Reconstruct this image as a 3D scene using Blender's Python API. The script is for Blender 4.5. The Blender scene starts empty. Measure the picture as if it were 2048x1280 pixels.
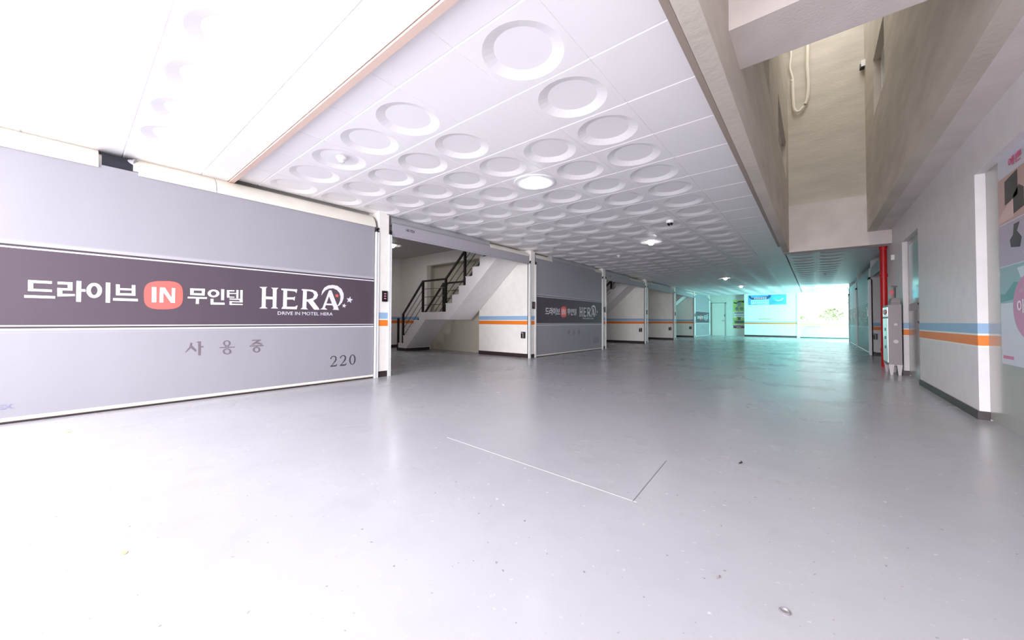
import bpy, bmesh, math, random
from mathutils import Vector, Matrix
random.seed(4)
C = bpy.context.scene.collection
S = bpy.context.scene
PI = math.pi

# ---------------------------------------------------------------- camera
F, YAW, PIT, ROLL, SY, EYE = 733.52, .6894, .0203, .0042, -12.76, .86
cam = bpy.data.cameras.new('camera'); cam_o = bpy.data.objects.new('camera', cam); C.objects.link(cam_o)
cam.sensor_width = 36.0; cam.lens = F / 2048 * 36.0; cam.shift_y = SY / 2048 * -1.0 * -1.0
cam.clip_start = .02; cam.clip_end = 500
_fw = Vector((-math.sin(YAW), math.cos(YAW), 0)); _rt = Vector((math.cos(YAW), math.sin(YAW), 0)); _up = Vector((0, 0, 1))
f2 = _fw * math.cos(PIT) + _up * math.sin(PIT); u2 = _up * math.cos(PIT) - _fw * math.sin(PIT)
r3 = _rt * math.cos(ROLL) + u2 * math.sin(ROLL); u3 = u2 * math.cos(ROLL) - _rt * math.sin(ROLL)
cam_o.matrix_world = Matrix(((r3.x, u3.x, -f2.x, 0), (r3.y, u3.y, -f2.y, 0), (r3.z, u3.z, -f2.z, EYE), (0, 0, 0, 1)))
S.camera = cam_o

# ---------------------------------------------------------------- light
S.view_settings.view_transform = 'Standard'; S.view_settings.look = 'None'
S.view_settings.exposure = 0.0; S.view_settings.gamma = 1.0; S.view_settings.use_curve_mapping = False
S.cycles.use_denoising = True
S.cycles.max_bounces = 14; S.cycles.diffuse_bounces = 12; S.cycles.glossy_bounces = 3
S.cycles.sample_clamp_indirect = 6.0
w = bpy.data.worlds.new('world'); S.world = w; w.use_nodes = True
bg = w.node_tree.nodes['Background']; bg.inputs[0].default_value = (.93, .97, 1.0, 1); bg.inputs[1].default_value = 2.4

def area(name, loc, target, sx, sy, power, col):
    l = bpy.data.lights.new(name, 'AREA'); l.shape = 'RECTANGLE'; l.size = sx; l.size_y = sy; l.energy = power; l.color = col
    o = bpy.data.objects.new(name, l); C.objects.link(o); o.location = loc
    o.rotation_euler = (Vector(target) - Vector(loc)).to_track_quat('-Z', 'Y').to_euler()
    return o
area('daylight_front', (-3.8, -8.6, 5.4), (-2.8, 0, .2), 10.0, 6.5, 3900, (.97, .94, 1.0))
area('front_low_fill', (2.2, -10.5, 1.7), (-4.5, 3, 1.0), 9.0, 3.0, 2100, (.97, .94, 1.0))  # added low fill that brightens the bay walls and stairs
area('daylight_exit', (2.3, 21.9, 1.5), (-2.2, 26.4, 1.2), 1.6, 2.4, 540, (.30, 1.0, .95))
area('daylight_shaft', (.2, 7.2, 7.6), (.2, 8.6, 0), 1.1, 4.6, 54, (1.0, .97, .94))

# ---------------------------------------------------------------- helpers
def put(o, parent=None):
    C.objects.link(o)
    if parent is not None: o.parent = parent
    return o
class MB:
    """collects solids; build() links them as one mesh object"""
    def __init__(s): s.v = []; s.f = []; s.sm = False
    def add(s, vs, fs):
        n = len(s.v); s.v += [tuple(v) for v in vs]; s.f += [tuple(n + i for i in f) for f in fs]; return s
    def box(s, x0, x1, y0, y1, z0, z1):
        x0, x1 = min(x0, x1), max(x0, x1); y0, y1 = min(y0, y1), max(y0, y1); z0, z1 = min(z0, z1), max(z0, z1)
        return s.add([(x0,y0,z0),(x1,y0,z0),(x1,y1,z0),(x0,y1,z0),(x0,y0,z1),(x1,y0,z1),(x1,y1,z1),(x0,y1,z1)],
                     [(0,3,2,1),(4,5,6,7),(0,1,5,4),(1,2,6,5),(2,3,7,6),(3,0,4,7)])
    def prism(s, pts, axis, a, b):
        """extrude a 2D outline along an axis; pts are the two other coordinates in xyz order"""
        def mk(p, t):
            return {'x': (t, p[0], p[1]), 'y': (p[0], t, p[1]), 'z': (p[0], p[1], t)}[axis]
        n = len(pts)
        return s.add([mk(p, a) for p in pts] + [mk(p, b) for p in pts],
                     [tuple(range(n))[::-1], tuple(range(n, 2*n))] + [(i, (i+1) % n, n + (i+1) % n, n + i) for i in range(n)])
    def tube(s, pts, r, n=8, cap=True):
        pts = [Vector(p) for p in pts]; rings = []
        for i, p in enumerate(pts):
            d = (pts[min(i+1, len(pts)-1)] - pts[max(i-1, 0)]).normalized()
            a = d.cross(Vector((0, 0, 1)) if abs(d.z) < .9 else Vector((1, 0, 0))).normalized(); b = d.cross(a)
            rr = r[i] if isinstance(r, (list, tuple)) else r
            rings.append([p + (a * math.cos(2*PI*k/n) + b * math.sin(2*PI*k/n)) * rr for k in range(n)])
        vs = [v for q in rings for v in q]; fs = []
        for i in range(len(rings)-1):
            for k in range(n): fs.append((i*n+k, i*n+(k+1) % n, (i+1)*n+(k+1) % n, (i+1)*n+k))
        if cap: fs += [tuple(range(n))[::-1], tuple((len(rings)-1)*n + k for k in range(n))]
        return s.add(vs, fs)
    def bar(s, p, q, w, h=None):
        """square bar from p to q"""
        p, q = Vector(p), Vector(q); h = h or w
        d = (q-p).normalized(); a = d.cross(Vector((0, 1, 0)) if abs(d.y) < .9 else Vector((0, 0, 1))).normalized(); b = d.cross(a)
        vs = [t + a*w/2*i + b*h/2*j for t in (p, q) for i, j in ((-1,-1),(1,-1),(1,1),(-1,1))]
        return s.add(vs, [(0,3,2,1),(4,5,6,7),(0,1,5,4),(1,2,6,5),(2,3,7,6),(3,0,4,7)])
    def lathe(s, prof, cx, cy, n=24):
        vs = []; fs = []
        for r, z in prof: vs += [(cx + r*math.cos(2*PI*k/n), cy + r*math.sin(2*PI*k/n), z) for k in range(n)]
        for i in range(len(prof)-1):
            for k in range(n): fs.append((i*n+k, i*n+(k+1) % n, (i+1)*n+(k+1) % n, (i+1)*n+k))
        fs += [tuple(range(n))[::-1], tuple((len(prof)-1)*n + k for k in range(n))]
        return s.add(vs, fs)
    def mesh(s, name, mat, smooth=False):
        m = bpy.data.meshes.new(name); m.from_pydata(s.v, [], s.f); m.update()
        b = bmesh.new(); b.from_mesh(m); bmesh.ops.recalc_face_normals(b, faces=b.faces); b.to_mesh(m); b.free()
        if smooth:
            for p in m.polygons: p.use_smooth = True
            try: m.set_sharp_from_angle(angle=.7)
            except Exception: pass
        m.materials.append(mat); return m
    def build(s, name, mat, parent=None, smooth=False):
        return put(bpy.data.objects.new(name, s.mesh(name, mat, smooth)), parent)

def tag(o, label, cat, group=None, kind=None):
    o['label'] = label; o['category'] = cat
    if group: o['group'] = group
    if kind: o['kind'] = kind
    return o
def thing(name, label, cat, loc=(0, 0, 0), group=None):
    o = bpy.data.objects.new(name, None); o.empty_display_size = .1; C.objects.link(o); o.location = loc
    return tag(o, label, cat, group)
def struct(o): o['kind'] = 'structure'; return o
def at0(o, parent):
    """parent o to an Empty while keeping world coordinates in its mesh"""
    o.matrix_parent_inverse = Matrix.Translation(-Vector(parent.location)); return o
def part(mb, name, mat, parent, smooth=False):
    o = mb.build(name, mat, None, smooth); o.parent = parent
    p = parent; off = Vector((0, 0, 0))
    while p is not None: off += Vector(p.location); p = p.parent
    o.location = -off
    return o

# ---------------------------------------------------------------- materials
def mat(name, col, rough=.6, metal=0.0, noise=0.0, nscale=6.0, bump=0.0, bscale=40.0, emit=None, coat=0.0, spec=None, stretch=None, alpha=None):
    m = bpy.data.materials.new(name); m.use_nodes = True; t = m.node_tree; N = t.nodes; L = t.links
    b = N['Principled BSDF']; b.inputs['Roughness'].default_value = rough; b.inputs['Metallic'].default_value = metal
    b.inputs['Base Color'].default_value = (*col, 1)
    if coat: b.inputs['Coat Weight'].default_value = coat; b.inputs['Coat Roughness'].default_value = .08
    if spec is not None: b.inputs['Specular IOR Level'].default_value = spec
    if emit: b.inputs['Emission Color'].default_value = (*emit[0], 1); b.inputs['Emission Strength'].default_value = emit[1]
    if noise or bump:
        g = N.new('ShaderNodeNewGeometry'); mp = N.new('ShaderNodeMapping'); L.new(g.outputs['Position'], mp.inputs[0])
        if stretch: mp.inputs['Scale'].default_value = stretch
    if noise:
        n = N.new('ShaderNodeTexNoise'); n.inputs['Scale'].default_value = nscale; n.inputs['Detail'].default_value = 5; L.new(mp.outputs[0], n.inputs[0])
        r = N.new('ShaderNodeMapRange'); r.inputs[1].default_value = .3; r.inputs[2].default_value = .7; r.inputs[3].default_value = 1-noise; r.inputs[4].default_value = 1+noise*.4
        L.new(n.outputs[0], r.inputs[0])
        x = N.new('ShaderNodeMix'); x.data_type = 'RGBA'; x.blend_type = 'MULTIPLY'; x.inputs[0].default_value = 1
        x.inputs[6].default_value = (*col, 1); L.new(r.outputs[0], x.inputs[7]); L.new(x.outputs[2], b.inputs['Base Color'])
    if bump:
        n = N.new('ShaderNodeTexNoise'); n.inputs['Scale'].default_value = bscale; n.inputs['Detail'].default_value = 4; L.new(mp.outputs[0], n.inputs[0])
        u = N.new('ShaderNodeBump'); u.inputs['Strength'].default_value = bump; u.inputs['Distance'].default_value = .02
        L.new(n.outputs[0], u.inputs['Height']); L.new(u.outputs[0], b.inputs['Normal'])
    return m
def zbands(m, bands):
    """painted or printed horizontal bands on a material, by height above the floor"""
    t = m.node_tree; N = t.nodes; L = t.links; b = N['Principled BSDF']
    g = N.new('ShaderNodeNewGeometry'); s = N.new('ShaderNodeSeparateXYZ'); L.new(g.outputs['Position'], s.inputs[0])
    lk = b.inputs['Base Color'].links; cur = lk[0].from_socket if lk else None
    base = tuple(b.inputs['Base Color'].default_value)
    for z0, z1, c in bands:
        a = N.new('ShaderNodeMath'); a.operation = 'COMPARE'; a.inputs[1].default_value = (z0+z1)/2; a.inputs[2].default_value = (z1-z0)/2
        L.new(s.outputs[2], a.inputs[0])
        x = N.new('ShaderNodeMix'); x.data_type = 'RGBA'; L.new(a.outputs[0], x.inputs[0])
        if cur is None: x.inputs[6].default_value = base
        else: L.new(cur, x.inputs[6])
        x.inputs[7].default_value = (*c, 1); cur = x.outputs[2]
    L.new(cur, b.inputs['Base Color']); return m

M = {}
BLUE, ORANGE, WHITE = (.30, .47, .68), (.86, .22, .02), (.86, .85, .82)
M['wall'] = zbands(mat('cream_wall_paint', (.86, .84, .79), .5, noise=.05, bump=.05), [(.887, .983, BLUE), (.868, .887, WHITE), (.776, .868, ORANGE), (.762, .776, WHITE)])
M['wall_r'] = zbands(mat('right_wall_paint', (.80, .77, .78), .45, noise=.05, bump=.05), [(.765, .857, BLUE), (.748, .765, WHITE), (.658, .748, ORANGE), (.644, .658, WHITE)])
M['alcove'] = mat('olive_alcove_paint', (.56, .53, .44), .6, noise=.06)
M['plain'] = mat('grey_bay_paint', (.50, .48, .46), .6, noise=.05)
M['base'] = mat('dark_brown_baseboard', (.035, .022, .022), .4)
M['white'] = mat('white_aluminium', (.80, .80, .80), .35)
M['cream'] = mat('cream_plastic_cover', (.78, .75, .66), .4, noise=.04)
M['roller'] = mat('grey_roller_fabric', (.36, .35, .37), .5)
M['tile'] = mat('white_ceiling_panel', (.92, .90, .92), .45)
M['slab'] = mat('ceiling_backing', (.75, .73, .75), .7)
M['strip'] = mat('beige_moulding', (.66, .50, .43), .6)
M['tan'] = mat('tan_trim', (.40, .33, .28), .6)
M['beam'] = mat('cream_stucco', (.72, .66, .63), .75, noise=.10, nscale=3, bump=.12, bscale=60)
M['shaft'] = mat('shaft_stucco', (.60, .55, .48), .8, noise=.14, nscale=2.2, bump=.2, bscale=30, stretch=(.6, .6, 2.5))
M['dark'] = mat('black_plastic', (.008, .006, .008), .35)
M['rail'] = mat('black_painted_steel', (.012, .011, .010), .35)
M['concrete'] = mat('white_painted_stair', (.82, .80, .80), .6, noise=.05, bump=.08)
M['red'] = mat('red_pipe_paint', (.55, .008, .012), .35, noise=.1)
M['redtag'] = mat('red_enamel', (.65, .02, .05), .35)
M['steel'] = mat('brushed_steel', (.27, .24, .25), .5, .3, noise=.08, stretch=(30, 30, 1))
M['steel_hi'] = mat('light_steel', (.50, .46, .47), .45, .2)
M['glow'] = mat('lamp_glow', (1, 1, 1), .5, emit=((1, .98, 1), 26.0))
M['lampdish'] = mat('white_lamp_dish', (.85, .84, .86), .3)
M['print'] = mat('printed_white', (.70, .70, .74), .5)
M['badge'] = mat('coral_badge_print', (.80, .13, .11), .5)
M['greyprint'] = mat('grey_print', (.16, .135, .155), .5)
M['darkprint'] = mat('dark_grey_print', (.07, .06, .07), .5)
M['paleprint'] = mat('pale_blue_grey_print', (.24, .24, .36), .5)
M['pinkprint'] = mat('pink_print', (.75, .12, .28), .5)

def fabric(name, dz=0.0):
    m = mat(name, (.315, .305, .34), .5, noise=.03, nscale=1.2, bump=.12, bscale=2.0, stretch=(1, 1.6, .25))
    B = (.080, .058, .077); D = (.055, .04, .05); P = (.74, .73, .78)
    return zbands(m, [(1.481+dz, 1.512+dz, (.41, .40, .44)), (1.516+dz, 1.522+dz, (.34, .33, .36)), (1.463+dz, 1.481+dz, D), (1.449+dz, 1.463+dz, P), (.808+dz, 1.449+dz, B),
                      (.797+dz, .808+dz, P), (.780+dz, .797+dz, D), (.764+dz, .780+dz, P), (.742+dz, .747+dz, (.36, .35, .38))])
M['fab'] = fabric('shutter_fabric'); M['fab_r'] = fabric('shutter_fabric_right', -.04)

def floor_material():
    m = bpy.data.materials.new('grey_epoxy_floor'); m.use_nodes = True; t = m.node_tree; N = t.nodes; L = t.links; b = N['Principled BSDF']
    g = N.new('ShaderNodeNewGeometry')
    def noise(sc, det, lo, hi, a, bb, stretch=None):
        n = N.new('ShaderNodeTexNoise'); n.inputs['Scale'].default_value = sc; n.inputs['Detail'].default_value = det
        if stretch:
            mp = N.new('ShaderNodeMapping'); mp.inputs['Scale'].default_value = stretch; L.new(g.outputs['Position'], mp.inputs[0]); L.new(mp.outputs[0], n.inputs[0])
        else: L.new(g.outputs['Position'], n.inputs[0])
        r = N.new('ShaderNodeMapRange'); r.inputs[1].default_value = lo; r.inputs[2].default_value = hi; r.inputs[3].default_value = a; r.inputs[4].default_value = bb
        L.new(n.outputs[0], r.inputs[0]); return r.outputs[0]
    def mix(f, a, bcol, mode='MIX'):
        x = N.new('ShaderNodeMix'); x.data_type = 'RGBA'; x.blend_type = mode
        if isinstance(f, float): x.inputs[0].default_value = f
        else: L.new(f, x.inputs[0])
        for i, c in ((6, a), (7, bcol)):
            if isinstance(c, tuple): x.inputs[i].default_value = (*c, 1)
            else: L.new(c, x.inputs[i])
        return x.outputs[2]
    c = mix(noise(.8, 6, .3, .7, 0, 1), (.35, .347, .37), (.39, .387, .41))
    c = mix(noise(5, 4, .50, .85, 0, .35), c, (.31, .305, .32))          # scuffs
    c = mix(noise(34, 2, .70, .76, 0, .55), c, (.60, .59, .62))           # pale grit
    c = mix(noise(46, 2, .72, .77, 0, .8), c, (.13, .12, .12))           # dark grit
    L.new(c, b.inputs['Base Color'])
    L.new(noise(1.5, 3, .1, .9, .20, .32), b.inputs['Roughness'])
    b.inputs['Specular IOR Level'].default_value = .5
    u = N.new('ShaderNodeBump'); u.inputs['Strength'].default_value = .14; u.inputs['Distance'].default_value = .006
    L.new(noise(3.5, 5, 0, 1, 0, 1), u.inputs['Height']); L.new(u.outputs[0], b.inputs['Normal'])
    return m
M['floor'] = floor_material()

# ---------------------------------------------------------------- setting
XL, XR = -5.1, 1.13
ZC, ZL = 2.52, 2.47            # ceiling height, ceiling height over the nearest strip
POSTS = [3.08, 6.95, 10.75, 14.53, 18.36, 22.10, 25.85]
YB = 26.0
struct(MB().box(-11.5, 6.5, -1.6, 30, -.25, 0).build('floor', M['floor']))
gm = mat('outside_concrete', (.80, .79, .80), .8, noise=.1)
struct(MB().box(-60, 60, -60, 110, -.45, -.20).build('ground', gm))

def wall_cells(name, axis, c0, c1, u0, u1, z0, z1, holes, m):
    """a wall in the plane across `axis` with rectangular openings (ua, ub, za, zb)"""
    us = sorted({u0, u1} | {h[0] for h in holes} | {h[1] for h in holes}); zs = sorted({z0, z1} | {h[2] for h in holes} | {h[3] for h in holes})
    b = MB()
    for a, bb in zip(us, us[1:]):
        for c, d in zip(zs, zs[1:]):
            if any(h[0] <= a and bb <= h[1] and h[2] <= c and d <= h[3] for h in holes): continue
            if axis == 'x': b.box(c0, c1, a, bb, c, d)
            else: b.box(a, bb, c0, c1, c, d)
    return struct(b.build(name, m))

# left bays: back wall, ceiling, partitions
wall_cells('wall_left', 'x', -10.6, -10.4, -1.0, YB + .3, 0, 3.1, [], M['wall'])
struct(MB().box(-10.4, -5.48, -.9, YB + .3, 2.85, 3.1).build('ceiling_bays', M['plain']))
struct(MB().box(-5.56, -5.42, -.9, YB + .3, 2.42, 2.86).build('trim_1', M['plain']))
STAIR = {1, 3, 5}               # bays (between posts i-1 and i) whose far wall carries a staircase
for i, y in enumerate(POSTS):
    if i in STAIR:
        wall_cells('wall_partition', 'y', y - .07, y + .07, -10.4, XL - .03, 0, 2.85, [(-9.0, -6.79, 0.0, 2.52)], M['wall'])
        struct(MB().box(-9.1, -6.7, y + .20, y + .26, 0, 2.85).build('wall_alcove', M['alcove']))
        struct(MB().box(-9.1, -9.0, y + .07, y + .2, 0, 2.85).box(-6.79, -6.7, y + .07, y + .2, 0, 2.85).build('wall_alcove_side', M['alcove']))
        struct(MB().box(-6.79, XL - .03, y - .082, y - .07, 0, .09).build('baseboard_partition', M['base']))
        struct(MB().box(-10.4, -9.0, y - .082, y - .07, 0, .09).build('baseboard_partition', M['base']))
    else:
        wall_cells('wall_partition', 'y', y - .07, y + .07, -10.4, XL - .03, 0, 2.85, [], M['wall'])
        struct(MB().box(-10.4, XL - .03, y - .082, y - .07, 0, .09).build('baseboard_partition', M['base']))
wall_cells('wall_partition', 'y', -.98, -.80, -10.4, XL - .03, 0, 2.85, [], M['wall'])
struct(MB().box(-10.4, -10.385, 3.2, 6.88, 0, .09).build('baseboard_left', M['base']))

# right wall with two door recesses, then the bay opening
RW = M['wall_r']
wall_cells('wall_right', 'x', XR, XR + .22, -1.6, 10.45, 0, 3.4, [(1.4, 5.20, 0, 2.20), (7.56, 8.76, 0, 2.19)], RW)
struct(MB().box(XR - .012, XR, 5.20, 7.56, 0, .075).box(XR - .012, XR + .06, 5.188, 5.20, 0, .075).build('baseboard_right', M['base']))
struct(MB().box(XR - .012, XR, 8.76, 10.45, 0, .075).box(XR - .012, XR + .06, 8.748, 8.76, 0, .075).build('baseboard_right', M['base']))
wall_cells('wall_right_far', 'x', XR + .03, XR + .2, 21.20, 21.40, 0, 3.4, [], RW)
wall_cells('wall_right_bays', 'x', 6.3, 6.5, 10.3, 21.4, 0, 3.1, [], M['wall_r'])
for y in (10.38, 13.66, 17.64, 21.18):
    wall_cells('wall_partition', 'y', y - .07, y + .07, XR + .04, 6.3, 0, 2.85, [], RW)
    struct(MB().box(XR + .04, 6.3, y - .082, y - .07, 0, .075).build('baseboard_partition', M['base']))
struct(MB().box(XR + .30, 6.5, 10.0, 21.4, 2.85, 3.1).build('ceiling_bays', M['plain']))
struct(MB().box(XR + .20, XR + .32, 10.3, 21.4, 2.36, 2.9).build('trim_2', M['beam']))

# back wall
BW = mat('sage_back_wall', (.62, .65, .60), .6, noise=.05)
BW2 = zbands(mat('pale_back_wall', (.78, .78, .74), .5, noise=.04), [(.83, .89, BLUE), (.745, .82, ORANGE)])  # right section, paler than the greyer left section
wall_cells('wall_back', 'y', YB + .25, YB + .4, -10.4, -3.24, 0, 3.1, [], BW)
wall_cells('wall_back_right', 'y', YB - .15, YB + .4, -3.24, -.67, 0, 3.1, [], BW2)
struct(MB().box(-3.24, -.67, YB - .16, YB - .15, 0, .10).build('baseboard_back', M['base']))
PW = zbands(mat('parapet_paint', (.70, .70, .68), .6, noise=.05), [(.72, .80, (.80, .42, .18))])
struct(MB().box(-.66, 3.0, YB - .135, YB - .12, 0, .05).build('baseboard_parapet', mat('dark_green_base', (.03, .06, .05), .6)))
tag(MB().box(-.66, 9.5, YB - .12, YB + .05, 0, .97).build('parapet_wall', PW), 'low cream boundary wall with faint orange stripe beyond the bright opening', 'wall', kind='structure')
struct(MB().box(-.67, 1.6, YB - .15, YB + .1, 2.44, 3.1).build('trim_3', M['white']))
struct(MB().box(-.75, -.62, YB - .19, YB - .13, 0, 2.46).build('trim_4', M['white']))

# ceiling slabs
ceil = struct(MB().box(-5.50, -.50, 1.20, YB + .3, 2.575, 3.0).box(-5.50, -.50, -1.6, 1.20, 2.525, 3.0).box(-.50, 1.45, 10.0, 21.4, 2.575, 3.0).box(-.5, 1.45, 21.4, YB + .3, 2.575, 3.0).build('ceiling', M['slab']))
struct(MB().box(-3.9 - 1.65, -.505, 1.215 - .047, 1.215, ZL - .012, 2.58).build('trim_5', M['strip']))
struct(MB().box(-5.44, -5.39, -1.0, 1.17, ZL - .01, ZL + .05).build('trim_6', M['cream']))
struct(MB().box(-.595, -.555, -1.6, 9.78, ZC - .03, ZC + .04).build('trim_7', M['tan']))

# ceiling panels: one flat kind and one with a dished ring
def ring_tile(sx=.6, sy=.6, dished=True, z=0, r0=.255, r1=.182, dep=.024, n=28):
    vs = []; fs = []; c = .008; hx, hy = sx/2, sy/2
    def add(*p): vs.append(p); return len(vs) - 1
    top = [add(x, y, .007) for x, y in ((-hx, -hy), (hx, -hy), (hx, hy), (-hx, hy))]
    bot = [add(x, y, 0) for x, y in ((-hx+c*.5, -hy+c), (hx-c*.5, -hy+c), (hx-c*.5, hy-c), (-hx+c*.5, hy-c))]
    for i in range(4): fs.append((top[i], top[(i+1) % 4], bot[(i+1) % 4], bot[i]))
    if not dished:
        fs.append(tuple(bot)); return vs, fs
    A = [add(r0*math.cos(2*PI*k/n - 3*PI/4), r0*math.sin(2*PI*k/n - 3*PI/4), 0) for k in range(n)]
    B = [add(r1*math.cos(2*PI*k/n - 3*PI/4), r1*math.sin(2*PI*k/n - 3*PI/4), dep) for k in range(n)]
    q = n//4
    for s_ in range(4):
        idx = [A[(s_*q + k) % n] for k in range(q+1)]
        fs.append((bot[s_], bot[(s_+1) % 4]) + tuple(idx[::-1]))
    for k in range(n): fs.append((A[k], A[(k+1) % n], B[(k+1) % n], B[k]))
    fs.append(tuple(B)); return vs, fs
def tile_mesh(name, *a, **k):
    vs, fs = ring_tile(*a, **k); m = bpy.data.meshes.new(name); m.from_pydata(vs, [], fs); m.update()
    b = bmesh.new(); b.from_mesh(m); bmesh.ops.recalc_face_normals(b, faces=b.faces)
    if sum(f.normal.z * f.calc_area() for f in b.faces) > 0: bmesh.ops.reverse_faces(b, faces=b.faces)
    b.to_mesh(m); b.free(); m.materials.append(M['tile']); return m
TD = tile_mesh('dished_panel'); TFm = {}
def flat(sx, sy):
    k = (round(sx, 3), round(sy, 3))
    if k not in TFm: TFm[k] = tile_mesh('flat_panel', sx, sy, dished=False)
    return TFm[k]
far = MB(); n_tiles = 0
X0, Y0 = -1.08, 1.469
def place(x, y, z, sx, sy, dished):
    global n_tiles
    if y < 15.8 and n_tiles < 298:
        o = bpy.data.objects.new('ceiling_tile', TD if dished else flat(sx, sy)); put(o, ceil); o.location = (x, y, z); n_tiles += 1
    else:
        vs, fs = ring_tile(sx, sy, dished); far.add([(a + x, b + y, c + z) for a, b, c in vs], fs)
xs = [(X0 - .6*i - .3, .6, True) for i in range(7)]
rows = [(1.215, Y0, False)] + [(Y0 + .6*j, Y0 + .6*(j+1), True) for j in range(41)]
for j, (a, b, dd) in enumerate(rows):
    cy, sy = (a+b)/2, b-a
    for i, (cx, sx, _) in enumerate(xs):
        place(cx, cy, ZC, sx, sy, dd and not (j in (1, 2) and i == 1))
    place((X0 - .50)/2 - .02, cy, ZC, .58 - .04, sy, False)
    if a > 9.8:
        for k in range(3): place(-.5 + .545*k + .2725, cy, ZC, .545, sy, False) if sy < .5 else place(-.44 + .57*k + .285 - .06, cy, ZC, .57, sy, k < 2)
for a, b, dd in ((.92, 1.165, False), (.32, .92, True), (-.28, .32, True), (-.88, -.28, True), (-1.48, -.88, True)):
    cy, sy = (a+b)/2, b-a
    for i in range(6): place(X0 - .6*i - .3, cy, ZL, .6, sy, dd)
    place(-5.04, cy, ZL, .72, sy, False); place((X0 - .50)/2, cy, ZL, .58, sy, False)
fo = far.build('ceiling_tile', M['tile'], ceil); fo['kind'] = 'stuff'

# light shaft with its beams
BM = M['beam']; SH = M['shaft']
wall_cells('wall_shaft_left', 'x', -.505, -.40, -1.6, 9.8, 2.35, 8.0, [(4.70, 5.48, 3.66, 4.7), (6.93, 9.0, 3.69, 4.40)], SH)
wall_cells('wall_shaft_right', 'x', .80, .93, -1.6, 9.8, 2.60, 8.0, [(7.30, 8.50, 4.30, 5.24)], SH)
struct(MB().box(.93, XR + .02, -1.6, 9.8, 2.60, 2.75).build('ceiling_beam', BM))
struct(MB().box(-.50, XR + .10, 9.75, 10.05, 2.345, 3.33).build('ceiling_beam', BM))
struct(MB().box(-.50, 1.13, 9.80, 10.05, 3.345, 8.0).build('wall_shaft_far', SH))
struct(MB().box(-.40, .80, 2.63, 3.09, 2.70, 3.6).build('ceiling_beam', BM))
struct(MB().box(-.40, .80, -1.6, 2.63, 3.35, 3.6).build('ceiling_shaft', BM))
struct(MB().box(-.40, 1.13, -1.75, -1.55, 2.36, 3.6).build('ceiling_beam', BM))  # unseen beam behind the camera, added to shade the near shaft
struct(MB().box(-.40, .80, 3.00, 3.09, 3.6, 8.0).build('wall_shaft_near', SH))
def shaft_window(n, x, depth, y0, y1, z0, z1):
    """white sash set back in a shaft wall"""
    s = 1 if depth > 0 else -1
    xf = x + depth
    b = MB()
    for a, bb, c, d in ((y0, y1, z0, z0+.05), (y0, y1, z1-.05, z1), (y0, y0+.05, z0, z1), (y1-.05, y1, z0, z1), ((y0+y1)/2-.03, (y0+y1)/2+.03, z0, z1)):
        b.box(xf, xf + s*.04, a, bb, c, d)
    o = struct(b.build('window_%d' % n, M['white']))
    g = MB().box(xf + s*.015, xf + s*.025, y0+.04, y1-.04, z0+.04, z1-.04).build('pane', mat('frosted_pane', (.55, .6, .6), .15), o)
    return o
shaft_window(1, -.40, -.07, 4.70, 5.48, 3.66, 4.70)
shaft_window(2, -.40, -.07, 6.93, 9.0, 3.69, 4.40)
shaft_window(3, .80, .09, 7.30, 8.50, 4.30, 5.24)

# ---------------------------------------------------------------- door recesses on the right
def right_door(n, y0, y1, z1, glass):
    x = XR + .062
    dm = mat('door_leaf_%d' % n, (.38, .37, .34), .25, coat=.3, noise=.03)
    o = struct(MB().box(x, x + .04, y0 + .002, y1 - .002, 0.012, z1 - .002).build('door_%d' % n, dm))
    if glass:
        yy = (y0 + y1)/2
        MB().box(x - .006, x - .001, y0 + .14, y1 - .16, 1.17, 2.10).build('pane', mat('frosted_door_glass', (.42, .55, .54), .12), o)
        MB().box(x - .012, x, y0 + .10, y1 - .12, 1.05, 1.16).build('rail', M['steel_hi'], o)
        MB().box(x - .06, x - .045, y0 + .10, y0 + .13, .85, 1.15).box(x - .06, x, y0 + .10, y0 + .12, .86, .88).box(x - .06, x, y0 + .10, y0 + .12, 1.12, 1.14).build('handle', M['steel'], o)
    return o
right_door(1, 1.4, 5.20, 2.20, False)
right_door(2, 7.56, 8.76, 2.19, True)

# poster on the near door
def quad(mb, x, y0, y1, z0, z1, t=.002): return mb.box(x - t, x, y0, y1, z0, z1)
px = XR + .061
po = tag(MB().box(px - .002, px, 3.75, 4.90, .53, 2.20).build('poster', mat('poster_paper', (.62, .62, .70), .3)), 'tall glossy poster with photos and a pink speech bubble on the near right door', 'poster')
def ppart(name, y0, y1, z0, z1, col, lift=.002): return MB().box(px - .002 - lift, px - .002, y0, y1, z0, z1).build(name, mat(name + '_print', col, .35), po)
for k, (za, zb, ca, cb) in enumerate(((1.66, 2.03, (.50, .34, .30), (.03, .03, .03)), (1.32, 1.65, (.42, .38, .46), (.07, .06, .09)), (1.02, 1.31, (.26, .42, .44), (.12, .24, .27)))):
    ph = ppart('photo', 3.78, 4.895, za, zb, ca)
def blob(name, pts, col, lift, par=po, x=px):
    return MB().prism(pts, 'x', x - lift - .001, x - lift).build(name, mat(name + '_ink', col, .35), par)
blob('photo_detail', [(4.76, 1.80), (4.52, 1.83), (4.52, 2.02), (4.76, 1.99)], (.02, .02, .025), .004)
blob('photo_detail', [(4.60, 1.70), (4.42, 1.72), (4.42, 1.86), (4.50, 1.90), (4.60, 1.84)], (.03, .025, .03), .004)
blob('photo_detail', [(4.88, 1.67), (4.60, 1.68), (4.62, 1.82), (4.80, 1.76), (4.88, 1.72)], (.66, .48, .44), .004)
blob('photo_detail', [(4.40, 1.74), (4.2, 1.76), (4.2, 2.02), (4.40, 2.02)], (.50, .05, .05), .004)
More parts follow.
